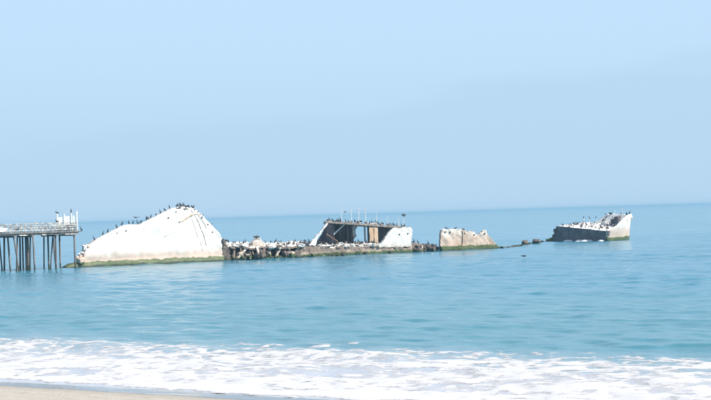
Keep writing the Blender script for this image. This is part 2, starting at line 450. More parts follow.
# ---- the bow
BOW = [(-1.7, .25), (-.6, .7), (.8, .9), (1.5, 1.4), (1.9, 2.8), (2.25, 3.4), (4.7, 4.85), (9.41, 6.92), (10.4, 6.98), (12.31, 6.9), (13.2, 7.3), (18.64, 9.62), (20.0, 9.80), (21.3, 9.75), (22.4, 9.5), (23.5, 9.1), (25.4, 7.1), (27.33, 5.05), (27.75, 4.2)]
bs, bz = np.array([p[0] for p in BOW]), np.array([p[1] for p in BOW])
def bow_top(s): return float(np.interp(s, bs, bz))
BLEAN = .10
def bow_w(s): return BLEAN * bow_top(s) + .35
root = empty('ship_bow_wreck', ship_pt(0, 0), SHIP_RZ, 'huge guano-white broken ship bow, wedge-shaped and peaked, beside the pier end', 'shipwreck')
ss = np.unique(np.round(np.concatenate([np.arange(-1.7, 27.7, .3), bs]), 3))
rings = []
for s in ss:
    zt = bow_top(s); D_ = float(np.interp(s, [-1.7, 2, 4, 8, 14, 28], [.6, .7, 1.3, 3.4, 10.5, 12.0]))
    ring = [(-.35, -1.5), (-.3, 0), (-.25, min(.55, zt * .6)), (-.12, min(.8, zt * .8))]
    for k in range(1, 23):
        z = .85 + (zt - .45 - .85) * k / 22
        if zt < 1.6: z = zt * (.8 + .2 * k / 22)
        ring.append((BLEAN * z, z))
    ring += [(BLEAN * zt + .10, zt - .15 if zt > 1.6 else zt), (BLEAN * zt + .38, zt), (BLEAN * zt + 1.0, zt - .05)]
    for k in range(1, 7):
        w = BLEAN * zt + 1.0 + (D_ - BLEAN * zt - 1.0) * k / 6
        ring.append((max(w, BLEAN * zt + 1.0 + .1 * k), zt - .05 - (.26 + .02 * k) * max(0, w - BLEAN * zt - 1.0)))
    ring += [(D_ + 1.2, min(zt * .35, ring[-1][1] - .2)), (D_ + 1.3, -1.5)]
    rings.append([(s, w, z) for w, z in ring])
V = np.array(rings)
nr, nc = V.shape[:2]
n1 = fbm(V[..., 0] * .35, V[..., 2] * .35, V[..., 1] * .35, 70, 4); n2 = fbm(V[..., 0] * 1.6, V[..., 2] * 1.6, V[..., 1] * 1.6, 75, 3)
n3 = fbm(V[..., 0] * 1.2, V[..., 0] * 0, 0, 78, 3)
amask = sstep(1.4, 2.6, V[..., 2])
V[..., 1] += (.28 * n1 + .09 * n2)
V[..., 2] += np.where(V[..., 2] > 1.5, .05 * n2 + .06 * n3, .05 * n2)
V[-1, :, 0] += .35 * n2[-1] + .3 * n1[-1]
me_f = [tuple(q) for q in grid_faces(nr, nc).tolist()]
me_f.append(tuple(range(nc))); me_f.append(tuple((nr - 1) * nc + k for k in range(nc))[::-1])
mb = MB(); mb.add(V.reshape(-1, 3), me_f)
bow_hull = mb.build('hull', M['bow'], root, True)
mb = MB(); mb.block((.9, .3, 1.15), (1.7, 1.3, 1.1), 3, 5); mb.build('fallen_block', M['bow'], root, True)
for i, (s, z) in enumerate([(.5, 1.6), (1.1, 1.9), (1.5, 2.4), (1.7, 1.5), (2.2, 2.9), (2.6, 3.5), (2.0, 3.3)]):
    mb = MB(); k_ = random.uniform(.4, .75); mb.block((s, .1 + .1 * z, z), (k_ * 1.3, k_, k_), 720 + i); mb.build('rubble_block', M['fragment'] if i % 2 else M['bow'], root)
mb = MB(); mb.plate([(1.5, .6), (2.6, .8), (3.2, 3.2), (2.9, 3.3), (2.2, 2.3), (1.9, 1.5)], .5, 1.1, .25, .12, 5); mb.build('broken_edge', M['fragment'], root)
mb = MB()
for a_, b_, h_ in ((27.7, 28.9, 3.9), (28.2, 29.5, 2.9), (28.6, 29.9, 1.6)):
    mb.plate([(a_, -1), (b_, -1), (b_ - .1, h_ * .6), (a_ + .45, h_), (a_ + .05, h_ * .96)], .1 + (a_ - 27.7), 1.6 + (a_ - 27.7), .35, .14, int(a_ * 10))
mb.build('torn_bulkhead', M['rubble'], root)
def on_bow(s, z, out=.05):          # point on the near face of the bow
    w = BLEAN * z + .28 * float(fbm(s * .35, z * .35, BLEAN * z * .35, 70, 4))
    return Vector((s, w - out, z))
def face_line(name, pts, rad, mat, out=.0):
    P = []
    for i in range(len(pts) - 1):
        for k in range(5):
            u = k / 5; s = pts[i][0] * (1 - u) + pts[i + 1][0] * u; z = pts[i][1] * (1 - u) + pts[i + 1][1] * u
            s += .12 * float(fbm(s * 2, z * 2, 0, 90, 3)); P.append(on_bow(s, z, out))
    mb = MB(); mb.tube(P, [rad * (1 + .4 * math.sin(i * 2.1)) for i in range(len(P))], 5)
    return mb.build(name, mat, bow_hull)
face_line('crack', [(22.0, 9.3), (23.4, 7.0), (24.3, 4.6), (24.8, 2.2)], .06, M['rebar'])
face_line('crack', [(22.1, 7.6), (22.9, 5.4), (23.6, 2.9), (23.9, 1.6)], .05, M['rebar'], -.02)
face_line('crack', [(23.2, 8.6), (24.6, 6.6), (25.0, 5.6)], .045, M['rebar'])
face_line('crack', [(16.6, 4.6), (18.2, 5.2), (19.0, 5.5)], .05, M['rebar'], -.02)
face_line('ledge', [(19.6, 7.1), (20.6, 7.4), (22.2, 8.3), (23.6, 8.55)], .13, M['tan'], .02)
for i in range(16):
    s = 19.6 + 4.6 * i / 15 + random.uniform(-.2, .2); k_ = random.uniform(.25, .55); mb = MB(); mb.block((s, BLEAN * bow_top(s) + random.uniform(-.05, .4), bow_top(s) - .05 - random.uniform(0, .35)), (k_ * 1.2, k_ * .8, k_ * .6), 700 + i); mb.build('crest_rubble', M['rubble'] if i % 3 else M['fragment'], bow_hull)
for s, z in ((8.0, 5.55), (9.7, 5.9), (17.7, 7.9), (19.2, 8.9), (25.2, 6.55), (26.0, 5.15)):
    mb = MB(); p = on_bow(s, z); mb.tube([p + Vector((0, -.02, 0)), p + Vector((0, .4, 0))], [.13, .12], 8); mb.build('drain_hole', M['pane'], bow_hull)

# ---- the low sunken hull
root = empty('sunken_hull_wreck', ship_pt(29.4, 0), SHIP_RZ, 'long low sunken hull crusted white and crowded with birds, right of the white bow', 'shipwreck')
O = (29.4, 0, 0)
def low_top(s, w):
    z = float(np.interp(s, [29, 32, 36, 42, 48, 60, 67, 68], [2.45, 2.3, 2.2, 2.0, 1.85, 1.45, 1.15, 1.0]))
    return z + .085 * w + .30 * float(fbm(s * .45, w * .45, 0, 101, 4)) + .26 * float(fbm(s * 1.3, w * 1.3, 0, 105, 3))
ns, nw = 170, 30
S_ = np.linspace(29.2, 67.6, ns); W_ = np.linspace(0, 9.5, nw)
V = []
for s in S_:
    e0 = .9 * float(fbm(s * .8, 3.3, 0, 111, 3)) + .2
    for w in W_:
        V.append((s, w + e0 * (1 - w / 9.5), low_top(s, w)))
n0 = len(V)
for s in S_:
    e0 = .9 * float(fbm(s * .8, 3.3, 0, 111, 3)) + .2
    for w in W_: V.append((s, w + e0 * (1 - w / 9.5), low_top(s, w) - .32))
Fg = grid_faces(ns, nw).tolist(); FF = [tuple(q) for q in Fg] + [tuple(i + n0 for i in q[::-1]) for q in Fg]
for i in range(ns - 1):
    for j in (0, nw - 1):
        a_, b_ = i * nw + j, (i + 1) * nw + j; FF.append((a_, b_, b_ + n0, a_ + n0))
for j in range(nw - 1):
    for i in (0, ns - 1):
        a_, b_ = i * nw + j, i * nw + j + 1; FF.append((a_, b_, b_ + n0, a_ + n0))
mb = MB(); mb.add(V, FF); low_deck = mb.build('deck', M['hull'], root, False, O)
mb = MB(); mb.plate([(29.2, -1.5), (43, -1.5), (43, 1.95), (29.2, 2.2)], 2.6, 3.1, .5, .08, 120); mb.build('inner_wall', M['rubble'], root, False, O)
mb = MB(); mb.plate([(41.2, -1.5), (67.6, -1.5), (67.5, .8), (66, 1.0), (60, 1.3), (54, 1.6), (48, 1.8), (44.5, 1.9), (43.2, 1.4), (41.8, .7)], .05, .6, .35, .17, 130); mb.build('side_wall', M['hull'], root, False, O)
mb = MB(); mb.plate([(29.2, -1.5), (67.6, -1.5), (67.6, 1.6), (48, 2.4), (29.2, 2.8)], 8.9, 9.4, .8, .09, 140); mb.build('side_wall', M['hull'], root, False, O)
# frames of the broken side, leaning every way
ribs = [((32.6, 2.2), (30.4, .3), .3), ((31.4, 2.3), (31.6, -.3), .22), ((33.6, 2.2), (34.4, -.3), .25), ((34.5, 2.3), (35.2, -.4), .42), ((36.2, 2.2), (35.7, -.4), .35), ((37.4, 2.1), (36.6, .2), .2), ((39.6, 2.1), (38.0, .2), .26), ((40.4, 2.0), (40.2, -.3), .24), ((41.6, 1.9), (40.6, .2), .3), ((38.4, 1.9), (38.9, -.4), .2), ((30.2, 2.2), (29.8, -.3), .3), ((43.3, 1.9), (42.0, .3), .3)]
for i, ((a0, z0), (a1, z1), th_) in enumerate(ribs):
    mb = MB(); w_ = .1 + .25 * (i % 3)
    mb.beam((a0, w_ + .25, z0), (a1, w_ - .05, z1), th_, th_ * 1.1); mb.build('rib', M['deckhouse'] if i in (0, 3, 6, 8, 11) else M['hull'], root, False, O)
for i in range(78):
    s = 29.6 + 13.5 * random.random() if i < 60 else 43 + 24 * random.random()
    w = random.uniform(.1, 1.6) if i < 60 else random.uniform(-.25, .15)
    k = random.uniform(.5, 1.25) * (1 if i < 60 else .6)
    mb = MB(); mb.block((s, w, random.uniform(-.1, 1.2 if i < 60 else .3)), (k * 1.3, k, k * .9), i + 40); mb.build('rubble_block', M['rubble'] if i % 3 else M['fragment'], root, False, O)
# white knob of broken concrete standing on the deck
mb = MB()
mb.plate([(34.0, 2.0), (36.2, 2.0), (36.3, 2.7), (35.9, 3.2), (35.6, 3.2), (35.5, 3.75), (34.9, 3.95), (34.6, 3.5), (34.2, 3.3)], .7, 1.7, .25, .16, 150); mb.build('stump', M['fragment'], low_deck, False, O)
for i, (s, w) in enumerate([(31.4, 1.2), (33.0, 2.2), (38.2, 1.4), (40.0, 2.0), (42.4, 1.0), (44.4, 1.6), (46.0, .7), (47.6, .9), (50.2, .8), (52.1, .6), (54.4, .8), (56.2, .5), (57.4, .7), (59.0, .6), (61, .7), (37, 3.4), (43.2, 3.8), (45.4, 4.0), (30.6, .5), (32.2, .6), (37.6, .5), (39.2, .6), (41.2, .5), (43.6, .5), (48.8, .5), (51.2, .4), (53.3, .5), (55.3, .5), (58.2, .5), (60.2, .4), (49.4, 2.6), (53, 2.8), (57, 2.8)]):
    k = random.uniform(.7, 1.3); mb = MB(); mb.block((s, w, low_top(s, w) + .1), (1.4 * k, 1.0 * k, .55 * k), i + 200, 4); mb.build('deck_block', M['deckhouse'] if i % 3 else M['hull'], low_deck, False, O)

# ---- the deckhouse amidships
root = empty('deckhouse_wreck', ship_pt(56, 0), SHIP_RZ, 'open-sided concrete deckhouse with flat roof and tall posts, standing on the sunken hull', 'shipwreck')
O = (56, 0, 0)
def roof_z(s, w=0): return 6.50 - (s - 48.9) * .0925 + .015 * w
V, nS, nW = [], 60, 14
for lay in (0, -.34):
    for i in range(nS):
        for j in range(nW):
            w = -.05 + 8.4 * j / (nW - 1); s0 = 48.75 + .50 * w
            s = s0 + (67.25 - s0) * i / (nS - 1)
            r_ = .09 * float(fbm(s * 1.1, w * 1.1, lay, 160, 3))
            V.append((s, w + (.22 * float(fbm(s * 1.3, lay, 0, 165, 3)) if j == 0 else 0), roof_z(s, w) + lay + r_))
n0 = nS * nW; Fg = grid_faces(nS, nW).tolist(); FF = [tuple(q) for q in Fg] + [tuple(i + n0 for i in q[::-1]) for q in Fg]
for i in range(nS - 1):
    for j in (0, nW - 1): FF.append((i * nW + j, (i + 1) * nW + j, (i + 1) * nW + j + n0, i * nW + j + n0))
for j in range(nW - 1):
    for i in (0, nS - 1): FF.append((i * nW + j, i * nW + j + 1, i * nW + j + 1 + n0, i * nW + j + n0))
mb = MB(); mb.add(V, FF); roof = mb.build('roof', M['roof'], root, False, O)
mb = MB(); mb.plate([(59.6, 1.25), (60.3, 1.7), (61.1, 2.6), (62.0, 3.7), (63.1, 4.75), (65.5, 4.75), (67.0, 4.75), (67.45, 4.1), (67.15, 2.5), (67.2, 1.2), (63, 1.15)], -.12, .42, .3, .07, 170)
plate = mb.build('side_wall', M['deckhouse'], root, False, O)
for s, z in ((64.5, 3.5), (66.4, 3.6)):
    mb = MB(); mb.tube([(s - 56, -.26, z), (s - 56, .3, z)], .14, 8); mb.build('porthole', M['pane'], plate)
mb = MB(); mb.plate([(45.0, 2.2), (46.3, 2.0), (47.0, 3.4), (48.2, 5.0), (49.1, 5.9), (48.85, 6.1), (47.7, 4.8), (46.4, 3.6)], -.05, .35, .3, .07, 180); mb.build('side_wall', M['deckhouse'], root, False, O)
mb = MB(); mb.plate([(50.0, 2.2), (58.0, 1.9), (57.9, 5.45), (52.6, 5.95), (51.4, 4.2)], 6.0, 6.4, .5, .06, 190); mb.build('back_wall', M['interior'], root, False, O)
mb = MB()
for k in range(12):
    pass
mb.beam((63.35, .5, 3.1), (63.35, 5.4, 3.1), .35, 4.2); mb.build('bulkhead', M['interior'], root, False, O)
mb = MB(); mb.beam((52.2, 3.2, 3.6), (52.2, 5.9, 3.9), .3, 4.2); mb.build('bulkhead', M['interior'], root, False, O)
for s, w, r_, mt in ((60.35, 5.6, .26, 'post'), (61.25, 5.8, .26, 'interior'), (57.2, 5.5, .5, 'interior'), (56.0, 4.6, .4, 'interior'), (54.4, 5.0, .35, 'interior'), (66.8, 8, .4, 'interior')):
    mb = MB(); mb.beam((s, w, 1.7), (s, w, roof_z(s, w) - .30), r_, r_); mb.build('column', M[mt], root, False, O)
for s0, s1 in ((64.85, 65.75), (65.95, 66.9)):
    mb = MB(); mb.plate([(s0, -1.5), (s1, -1.5), (s1, 4.9), (s0, 5.0)], 11.3, 11.8, .4, .06, int(s0)); mb.build('far_wall', M['tan'], root, False, O)
mb = MB(); mb.plate([(57.5, 4.2), (57.9, 3.0), (58.3, 3.6), (58.2, 4.6), (58.6, 5.3), (57.4, 5.4)], 5.3, 5.6, .25, .08, 195); mb.build('broken_column', M['post'], root, False, O)
mb = MB(); mb.beam((51.3, 1.6, 4.0), (54.0, 2.2, 5.75), .16, .2); mb.build('fallen_beam', M['post'], root, False, O)
mb = MB(); mb.beam((49.2, .8, 4.1), (52.6, 2.6, 2.6), .14, .18); mb.build('fallen_beam', M['rust'], root, False, O)
POLES = [(53.4, 8.6), (55.57, 8.55), (57.1, 8.2), (58.6, 8.0), (61.0, 7.95), (63.4, 6.95), (65.9, 6.75), (68.0, 6.7)]
POLES = [(s - .15 if s < 67.5 else 66.9, z) for s, z in POLES]
for s, z in POLES:
    mb = MB(); lean = random.uniform(-.06, .06); b0 = roof_z(s, 2) - .1
    mb.tube([(s, 2, b0), (s + lean * .5, 2, (b0 + z) / 2), (s + lean, 2, z)], [.065, .055, .05], 8)
    mb.box((s - .16, 1.84, b0), (s + .16, 2.16, b0 + .16))
    mb.build('post', M['post'], roof, False, O)
# parapet stumps along the roof edge
for i in range(9):
    s = 50.2 + 1.85 * i + random.uniform(-.5, .5); mb = MB(); mb.block((s, .6, roof_z(s) + .08), (random.uniform(.5, 1.3), .5, .35), i + 260); mb.build('kerb_stump', M['roof'], roof, False, O)

# ---- rubble in the gap, then the tall side fragment
root = empty('rubble_gap_wreck', ship_pt(67.6, 0), SHIP_RZ, 'dark collapsed rubble in the gap between the deckhouse and the tan hull fragment', 'rubble')
O = (67.6, 0, 0)
for i in range(34):
    s = 67.5 + 6.6 * (i % 17) / 16 + random.uniform(-.2, .2); w = random.uniform(.0, 3.5); k = random.uniform(.6, 1.2)
    zc = (.2 if i < 17 else .85) + random.uniform(-.1, .2)
    mb = MB(); mb.block((s, w + (0 if i < 17 else .5), zc), (k * 1.5, k * 1.2, k * 1.0), i + 300); mb.build('rubble_block', M['rubble'], root, False, O)
mb = MB(); mb.plate([(67.5, .9), (69.6, .8), (70, 1.4), (68.4, 1.75), (67.5, 1.7)], .6, 1.4, .3, .08, 330); mb.build('slab', M['hull'], root, False, O)
mb = MB(); mb.beam((69.6, -.1, -.3), (69.75, .2, 1.2), .22, .22); mb.build('rib', M['deckhouse'], root, False, O)

root = empty('hull_side_fragment', ship_pt(74, 0), SHIP_RZ, 'tan and white broken hull wall with ragged peak and green weed at its foot', 'shipwreck')
O = (74, 0, 0)
mb = MB(); mb.plate([(73.8, -1.5), (73.9, 1.8), (74.1, 4.15), (75.4, 4.28), (77.5, 4.08), (79.2, 3.8), (80.8, 3.55), (81.9, 3.4), (82.3, 3.0), (83.0, 2.9), (83.5, 3.3), (84.35, 3.85), (84.75, 3.3), (85.3, 2.5), (86.0, 1.75), (87.4, .3), (88.4, -.4), (88.6, -1.5)], 0, .6, .3, .12, 340)
frag = mb.build('side_wall', M['fragment'], root, False, O)
mb = MB(); mb.plate([(73.8, -1.5), (87.6, -1.5), (87.2, .3), (85.5, .75), (80, .85), (73.8, .8)], -.4, .1, .3, .09, 350); mb.build('footing', M['fragment'], root, False, O)
for s in (76.2, 79.1, 82.0):
    mb = MB(); mb.plate([(s, -1), (s + .3, -1), (s + .3, 2.6), (s, 2.6)], .5, 2.4, .4, .05, int(s)); mb.build('rib', M['interior'], root, False, O)
for s, z in ((75.0, 3.6), (76.1, 3.55), (79.4, 3.2), (81.7, 2.85), (84.2, 3.0)):
    mb = MB(); mb.tube([(s - 74, -.16, z), (s - 74, .25, z)], .15, 8); mb.build('porthole', M['pane'], frag)
mb = MB(); mb.tube([(78.95, -.1, 3.75), (79.0, -.09, 2.4), (78.9, -.08, .9)], [.07, .09, .05], 5); mb.build('crack', M['rust'], frag, False, O)

# ---- broken rock line awash, with two blocks that stand clear
A0, A1 = Vector((28.8, 315.0, 0)), Vector((42.0, 361.0, 0))
for i, (px, py, sx, sz_, lb) in enumerate([(35.5, 338.6, 1.7, 1.3, 'left of the two dark concrete blocks standing clear of the water before the stern'), (38.6, 344.6, 1.6, 1.2, 'right of the two dark concrete blocks standing clear of the water before the stern')]):
    mb = MB(); mb.block((0, 0, .3), (sx, 1.3, sz_), 400 + i, 5); o = mb.build('awash_block', M['rubble'], None, True); o.location = (px, py, 0); tag(o, lb, 'rock', 'blocks standing clear of the water')
root = empty('awash_reef', A0, 0, 'thin dark line of wreckage just awash between the hull fragment and the stern', 'rubble')
for i in range(30):
    u = i / 29; p = (A1 - A0) * u + Vector((random.uniform(-.4, .4), random.uniform(-.6, .6), random.uniform(-.22, -.08)))
    mb = MB(); mb.block(p, (random.uniform(1.0, 2.2), random.uniform(.8, 1.5), random.uniform(.35, .6)), 420 + i); mb.build('rubble_block', M['rubble'], root)

# ---- the stern
STERN = Vector((45.467, 365.357, 0)); SA = Vector((0.61993, -0.78466, 0)); SB = Vector((0.78466, 0.61993, 0))
STERN_RZ = math.atan2(SA.y, SA.x)
def stern_pt(a, b, z=0): return STERN + SA * a + SB * b + Vector((0, 0, z))
root = empty('ship_stern_wreck', STERN, STERN_RZ, 'broken ship stern with dark end wall and raised white bulwark, rightmost wreck', 'shipwreck')
def st_deck(a, b):
    return 3.5 - .085 * a + (.07 + .0065 * a) * b + .10 * float(fbm(a * .8, b * .8, 0, 500, 3))
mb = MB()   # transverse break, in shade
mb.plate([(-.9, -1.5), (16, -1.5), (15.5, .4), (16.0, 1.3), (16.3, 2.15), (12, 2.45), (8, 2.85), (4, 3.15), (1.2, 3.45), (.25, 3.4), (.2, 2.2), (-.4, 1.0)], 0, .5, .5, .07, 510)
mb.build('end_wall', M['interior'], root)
V, nA, nB = [], 50, 22
for i in range(nA):
    for j in range(nB):
        b = .05 + 8.5 * j / (nB - 1); a = .3 + (15.35 - 6.5 * max(0, b / 9.2 - .55) ** 1.7) * i / (nA - 1); V.append((a, b, st_deck(a, b)))
for i in range(nA):
    for j in range(nB):
        x, y, z = V[i * nB + j]; V.append((x, y, z - .3))
n0 = nA * nB; Fg = grid_faces(nA, nB).tolist(); FF = [tuple(q) for q in Fg] + [tuple(i + n0 for i in q[::-1]) for q in Fg]
for i in range(nA - 1):
    for j in (0, nB - 1): FF.append((i * nB + j, (i + 1) * nB + j, (i + 1) * nB + j + n0, i * nB + j + n0))
for j in range(nB - 1):
    for i in (0, nA - 1): FF.append((i * nB + j, i * nB + j + 1, i * nB + j + 1 + n0, i * nB + j + n0))
mb = MB(); mb.add(V, FF); stern_deck = mb.build('deck', M['stern'], root, True)
# right hand side of the hull, flaring out to the raised counter
rings = []
for k in range(34):
    b = -.05 + 9.2 * k / 33; u = k / 33
    zt = float(np.interp(b, [0, 1.2, 3.0, 4.6, 6.0, 8, 9.2], [2.35, 2.5, 3.4, 4.6, 5.35, 5.7, 5.6]))
    row = []
    for j in range(16):
        v = j / 15; z = -1.5 + (zt + 1.5) * v
        o_ = 15.75 + (.45 + .9 * u) * max(0, v - .35) ** 1.4 - 6.5 * max(0, u - .55) ** 1.7
        row.append((o_ + .06 * float(fbm(b, z, 0, 520, 3)), b, z + .06 * float(fbm(b * 2, 0, 0, 522, 2))))
    rings.append(row)
V = np.array(rings); Vi = V.copy(); Vi[..., 0] -= .4
nr, nc = V.shape[:2]; n0 = nr * nc
Fg = grid_faces(nr, nc).tolist(); FF = [tuple(q) for q in Fg] + [tuple(i + n0 for i in q[::-1]) for q in Fg]
for i in range(nr - 1):
    for j in (0, nc - 1): FF.append((i * nc + j, (i + 1) * nc + j, (i + 1) * nc + j + n0, i * nc + j + n0))
for j in range(nc - 1):
    for i in (0, nr - 1): FF.append((i * nc + j, i * nc + j + 1, i * nc + j + 1 + n0, i * nc + j + n0))
mb = MB(); mb.add(np.concatenate([V.reshape(-1, 3), Vi.reshape(-1, 3)]), FF); mb.build('side_wall', M['stern_side'], root, True)
# bulwark across the back, low wall left of it, deck housings
mb = MB(); mb.plate([(4.2, 3.2), (14.3, 2.6), (14.4, 4.9), (13.4, 5.75), (11.8, 5.55), (9.6, 5.85), (6.2, 5.8), (5.2, 5.3), (4.6, 4.4)], 5.0, 5.35, .4, .07, 530, lean=.95); mb.build('sloping_poop_deck', M['stern'], root)
mb = MB(); mb.plate([(.4, -1.5), (6, -1.5), (6, 4.0), (3, 4.05), (.4, 4.1)], 8.3, 8.7, .4, .07, 535); mb.build('back_wall', M['stern'], root)
for i, (a, b, sx, sy, h) in enumerate([(13.0, 6.4, 1.1, .9, 1.9), (11.6, 6.6, .8, .8, 1.3), (14.2, 5.4, .8, .8, 1.4), (9.6, 6.0, 1.2, .7, .7)]):
    z = st_deck(a, b); mb = MB(); mb.box((a - sx / 2, b - sy / 2, z - .1), (a + sx / 2, b + sy / 2, z + h), .06)
    mb.build('deck_housing', M['interior'] if i < 3 else M['deckhouse'], stern_deck)
for a, b, h in ((4.6, 4.5, 1.5), (6.3, 4.5, 1.4), (8.4, 4.5, 1.6), (13.2, 8.0, 3.6), (11.0, 8.0, 3.0)):
    mb = MB(); z = st_deck(a, b); mb.tube([(a, b, z - .1), (a, b, z + h)], [.06, .05], 6); mb.build('post', M['post'], stern_deck)
for i in range(16):
    u = random.random(); a = -4.0 * (1 - u) + .2 * u; k = random.uniform(.7, 1.3)
    mb = MB(); mb.block((a, random.uniform(.1, 2.2), u * u * 2.5 * random.uniform(.5, 1)), (k * 1.4, k * 1.2, k), 540 + i); mb.build('rubble_block', M['rubble'] if i % 3 == 0 else M['fragment'], root)
mb = MB(); mb.plate([(-2.6, -1), (.5, -1), (.5, 3.3), (.0, 3.35), (-.5, 1.9), (-1.4, .8), (-2.4, .3)], .3, 1.1, .3, .12, 560); mb.build('broken_edge', M['fragment'], root)

# ---- white wash round the stern and the fragment
def wash(label, pts, seed):
    V, FF = [], []
    for (x, y, rx, ry) in pts:
        n0 = len(V); V.append((x, y, .32)); n = 22
        for ring in (.5, 1.0):
            for k in range(n):
                a = 2 * math.pi * k / n; r_ = ring * (1 + .35 * float(fbm(math.cos(a) * 1.5 + seed, math.sin(a) * 1.5, x, seed, 3)))
                V.append((x + rx * r_ * math.cos(a), y + ry * r_ * math.sin(a), (.26 + .14 * float(fbm(a * 3, x, 0, seed, 2))) if ring < 1 else -.05))
        for k in range(n):
            FF.append((n0, n0 + 1 + k, n0 + 1 + (k + 1) % n))
            FF.append((n0 + 1 + k, n0 + 1 + n + k, n0 + 1 + n + (k + 1) % n, n0 + 1 + (k + 1) % n))
    o = obj('wave_wash', V, FF, M['wash'], None, True); tag(o, label, 'foam', kind='stuff'); return o
t = NT('wave_wash'); M['wash'] = t.fin((.78, .8, .82), .8, t.bump(t.noise(4, 4), .8, .08))
wash('white wash of broken waves at the foot of the dark stern wall', [(51.6, 356.9, 1.7, 1.0), (50.2, 358.6, 1.5, .9), (48.0, 361.0, .9, .7), (54.0, 353.6, .8, .6), (47.4, 361.9, .8, .5)], 3)

# ------------------------------------------------------------------ pier
PIER = Vector((-46.586, 263.98, 0))
def pier_pt(s, w, z=0): return PIER + AX * s + AW * w + Vector((0, 0, z))
root = empty('ruined_pier', PIER, SHIP_RZ, 'old timber pier on tall piles with pale railings, ending short of the white bow', 'pier')
PW = 6.6; L0 = -46.0
def pz(s): return 6.15 - .004 * s
mb = MB(); s = L0
while s < .75:
    mb.box((s, -.25, pz(s) - .10 + random.uniform(-.015, .015)), (s + .27, PW + .25 + random.uniform(-.1, .15), pz(s) + random.uniform(-.01, .02)), .008); s += .29
mb.build('deck', M['timber'], root)
for w in (.05, 1.7, 3.3, 4.9, PW - .05):
    mb = MB(); mb.beam((L0, w, pz(L0) - .28), (.7, w, pz(.7) - .28), .2, .34); mb.build('stringer', M['timber'], root)
mb = MB(); mb.beam((-13.5, -.2, pz(0) - .02), (.7, -.2, pz(0) - .02), .12, .22); mb.build('edge_board', M['timber'], root)
mb = MB(); mb.beam((-30, PW + .3, pz(0) - .02), (.7, PW + .3, pz(0) - .02), .12, .22); mb.build('edge_board', M['timber'], root)
for i, (s, ln) in enumerate(((-1.6, 2.2), (-5.6, .7), (-9.4, 1.4))):
    mb = MB(); mb.beam((s, -.3, pz(s) - .42), (s + ln, -.3, pz(s) - .45), .1, .2); mb.build('hanging_board', M['rail'], root)
# bents: cap beam and piles; each pile (s at top, s at foot, w at top, w at foot, thickness)
piles = [(0.05, .15, .1, .1, .30), (-.1, -.1, PW, PW, .30), (-3.1, -3.2, .3, .2, .36), (-3.2, -3.0, 1.3, .5, .26), (-2.9, -3.3, 2.0, 3.0, .26), (-3.2, -3.2, 3.6, 3.6, .32), (-2.9, -3.0, PW - .2, PW, .28),
         (-7.0, -6.8, .1, .1, .30), (-7.3, -7.5, .5, .8, .30), (-7.2, -7.1, 2.3, 2.2, .45), (-7.2, -7.2, 3.0, 3.0, .42), (-7.1, -7.1, 5.0, 5.0, .28), (-7.0, -7.1, PW, PW, .3),
         (-10.2, -9.3, .2, .1, .28), (-9.3, -9.8, 1.0, .7, .28), (-10.4, -10.1, 2.6, 2.4, .30), (-10.4, -10.5, 4.4, 4.6, .32), (-10.6, -10.2, PW, PW - .4, .28)]
for k in range(5):
    for w in (.1, 2.2, 4.4, PW): piles.append((-14.6 - 6 * k, -14.6 - 6 * k + random.uniform(-.4, .4), w, w + random.uniform(-.3, .3), .3))
for s0, s1, w0, w1, th_ in piles:
    mb = MB(); n = 5
    mb.tube([(s0 + (s1 - s0) * k / n, w0 + (w1 - w0) * k / n, (pz(s0) - .5) * (1 - k / n) - 1.5 * k / n) for k in range(n + 1)], [th_ * .5 * (1 + .05 * math.sin(7 * k + s0)) for k in range(n + 1)], 9)
    mb.build('pile', M['pile'], root, True)
for s in (0.0, -3.1, -7.15, -10.2, -14.6, -20.6, -26.6, -32.6, -38.6):
    mb = MB(); mb.beam((s, -.35, pz(s) - .60), (s, PW + .35, pz(s) - .60), .32, .32); mb.build('cap_beam', M['timber'], root)
# railings both sides: posts, rails and leaning pickets
for side, w in (('near', -.05), ('far', PW + .1)):
    s = -30.0 if side == 'near' else -34.0
    while s < .6:
        mb = MB(); mb.beam((s, w, pz(s) - .3), (s + random.uniform(-.05, .05), w, pz(s) + 1.45 + random.uniform(-.08, .12)), .15, .15); mb.build('rail_post', M['rail'], root); s += 1.75
    for zz, hh in ((.35, .16), (.75, .16), (1.1, .16), (1.42, .12)):
        s = -30.0
        while s < .3:
            e = min(s + 3.5, .6); mb = MB()
            mb.beam((s, w - .1, pz(s) + zz + random.uniform(-.05, .05)), (e - .03, w - .1, pz(e) + zz + random.uniform(-.05, .05)), .06, hh); mb.build('rail', M['rail'], root); s = e if e >= .6 else e
            if e >= .6: break
for i in range(60):
    s = -16 + 16.2 * i / 59 + random.uniform(-.2, .2)
    mb = MB(); mb.beam((s, .05, pz(s) + .05), (s + random.uniform(-.9, .9), .05, pz(s) + random.uniform(.7, 1.5)), random.choice((.07, .12, .2)), .05); mb.build('picket', M['rail'] if i % 4 else M['timber'], root)
mb = MB(); mb.plate([(-13.9, 6.3), (-11.6, 6.5), (-11.3, 6.95), (-13.9, 7.35)], -.22, -.17, .5, .02, 600); mb.build('leaning_sheet', M['panel'], root)
